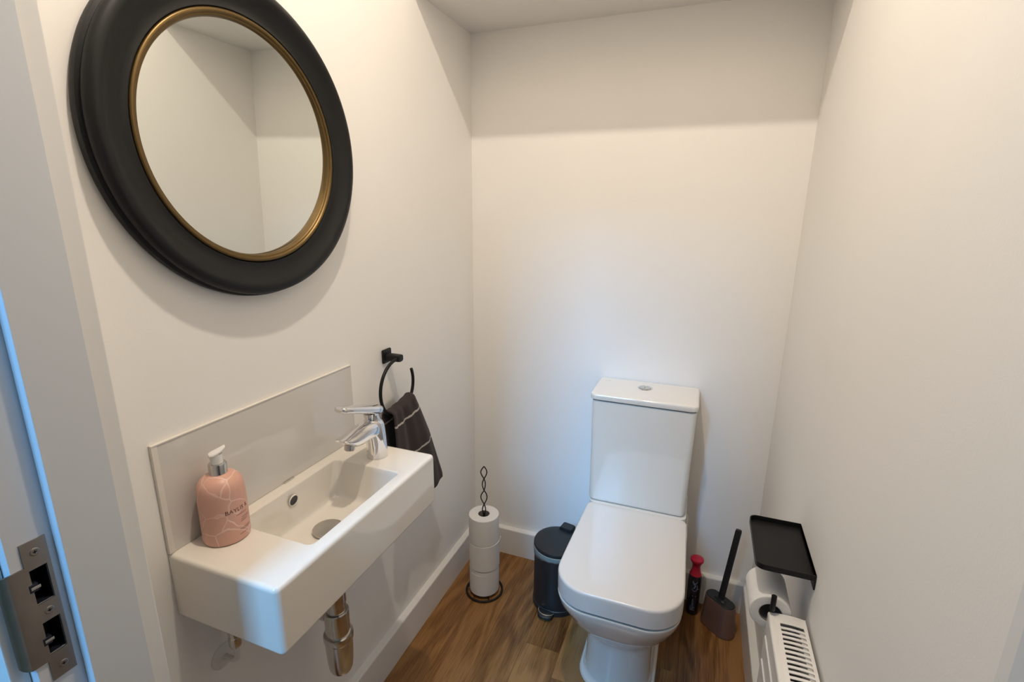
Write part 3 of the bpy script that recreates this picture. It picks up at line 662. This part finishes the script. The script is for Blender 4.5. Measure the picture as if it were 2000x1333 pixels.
# ------------------------------------------------------------------ shelf with paper holder
t = thing('phone_shelf', 'black metal shelf with toilet paper arm on the right wall', 'shelf', (0, 0, 0))
sx0, sx1, sya, syb, sz = .9735, W-.0005, -.7440, -.5600, .7040
bm = nb(); rs = [.002, .016, .016, .002]
rings = [at(rrect(sx0+.0010, sx1, sya+.0010, syb-.0010, rs), sz-.0022), at(rrect(sx0, sx1, sya, syb, rs), sz-.0012), at(rrect(sx0, sx1, sya, syb, rs), sz+.0105), at(rrect(sx0+.0018, sx1, sya+.0018, syb-.0018, rs), sz+.0105), at(rrect(sx0+.0018, sx1, sya+.0018, syb-.0018, rs), sz)]
loft(bm, rings); obj('tray', bm, BLACKM, t, smooth=True, angle=30)
boxobj('back_plate', (W-.0030, sya+.0005, .6820), (W-.0003, syb-.0005, sz), BLACKM, t, bev=.0006)
bm = nb(); xa, za = 1.0130, .6180
pts = [(xa, -.585, sz-.002), (xa, -.585, za+.02), (xa, -.588, za+.006), (xa, -.600, za), (xa, -.742, za), (xa, -.7495, za+.003), (xa, -.7515, za+.012), (xa, -.7515, za+.036)]
tube(bm, pts, .0052, 14); obj('paper_arm', bm, BLACKM, t)
rw = make_roll('toilet_roll', 'toilet roll hanging on the arm under the black shelf', None, r=.0395, h=.100, ri=.0215)
rw.rotation_euler = (PI/2, 0, 0); rw.location = (xa, -.640, za-.0160)

# ------------------------------------------------------------------ radiator
t = thing('radiator', 'white panel radiator with a slotted top grille on the right wall', 'radiator', (0, 0, 0))
rx0, rx1, ry0, ry1, rz0, rz1 = 1.0075, 1.0745, -1.270, -.7430, .150, .6085
bm = nb()
ys_ = [ry1, ry1-.004, ry1-.010]; 
zz = [rz0, rz0+.01] ; prof = []
# front sheet with horizontal flutes
fl_z = [.2, .26, .32, .38, .44, .502, .5595]
pr = [(rx0+.004, rz0), (rx0, rz0+.008)]
for z in fl_z: pr += [(rx0, z-.004), (rx0-.0022, z-.0012), (rx0-.0022, z+.0012), (rx0, z+.004)]
pr += [(rx0, rz1-.012), (rx0, rz1-.004), (rx0+.0015, rz1-.0008), (rx0+.004, rz1-.0005)]
pr += [(rx0+.0105, rz1-.0005), (rx0+.0105, rz0)]
rings = []
for y, fl_ in ((ry1, 0), (ry1-.012, 0), (ry1-.016, 1), (ry0+.016, 1), (ry0, 0)):
    rings.append([((rx0+(x-rx0)*fl_) if x < rx0 else x, y, z) for x, z in pr])
loft(bm, rings); obj('front_panel', bm, RADP, t, angle=25)
boxobj('rear_panel', (rx1-.012, ry0, rz0), (rx1, ry1-.002, rz1-.012), RADP, t, bev=.002)
boxobj('end_cover', (rx0+.0105, ry1-.0035, rz0+.01), (rx1-.006, ry1, rz1-.003), RADP, t, bev=.0012)
boxobj('end_cover', (rx0+.0105, ry0, rz0+.01), (rx1-.006, ry0+.0035, rz1-.003), RADP, t, bev=.0012)
bm = nb(); 
for y in [ry1-.02-.026*i for i in range(19)]: box(bm, (rx0+.012, y-.0006, rz0+.03), (rx1-.014, y+.0006, rz1-.035))
fn = obj('convector_fins', bm, DARKIN, t); fn['kind'] = 'stuff'
# grille: frame rails and curved cross slats
gx0, gx1 = rx0+.0105, rx1
ga, gb = gx0+.0085, gx1-.0065
def crown(x): q = (x-(gx0+gx1)/2)/((gx1-gx0)/2); return rz1+.0022*(1-q*q)
def strip(bm, x0, x1, y0, y1, n=6, th=.0016):
    rings = []
    for i in range(n+1):
        x = x0+(x1-x0)*i/n; z = crown(x); rings.append([(x, y0, z), (x, y1, z), (x, y1, z-th), (x, y0, z-th)])
    loft(bm, rings)
bm = nb(); strip(bm, gx0, ga, ry0, ry1, 3); strip(bm, gb, gx1, ry0, ry1, 3); y_s, pitch_ = ry1-.026, .01165
nsl = int((y_s-ry0-.02)/pitch_)
strip(bm, ga, gb, y_s, ry1); strip(bm, ga, gb, ry0, y_s-nsl*pitch_); box(bm, (gx1-.0014, ry0, rz1-.02), (gx1, ry1, rz1+.0004))
gr = obj('top_grille', bm, RADP, t, angle=25)
for k in range(1, nsl):
    y = y_s - k*pitch_; bm = nb(); strip(bm, ga-.0005, gb+.0005, y-.0029, y+.0029, 5, .0014); obj('grille_slat', bm, RADP, gr, angle=25)
for y in (ry1-.09, ry0+.09): boxobj('wall_bracket', (rx1-.001, y-.02, .25), (W-.0003, y+.02, .55), RADP, t)

# ------------------------------------------------------------------ ceiling lamp fitting (above the frame)
t = thing('ceiling_downlight', 'small white surface spotlight fitting on the front ceiling', 'lamp', (.55, -1.12, HF-.0003))
bm = nb(); lathe(bm, [(.045, 0), (.045, -.003), (.040, -.004), (.0001, -.004)], 32); obj('mounting_disc', bm, PUMP, t)
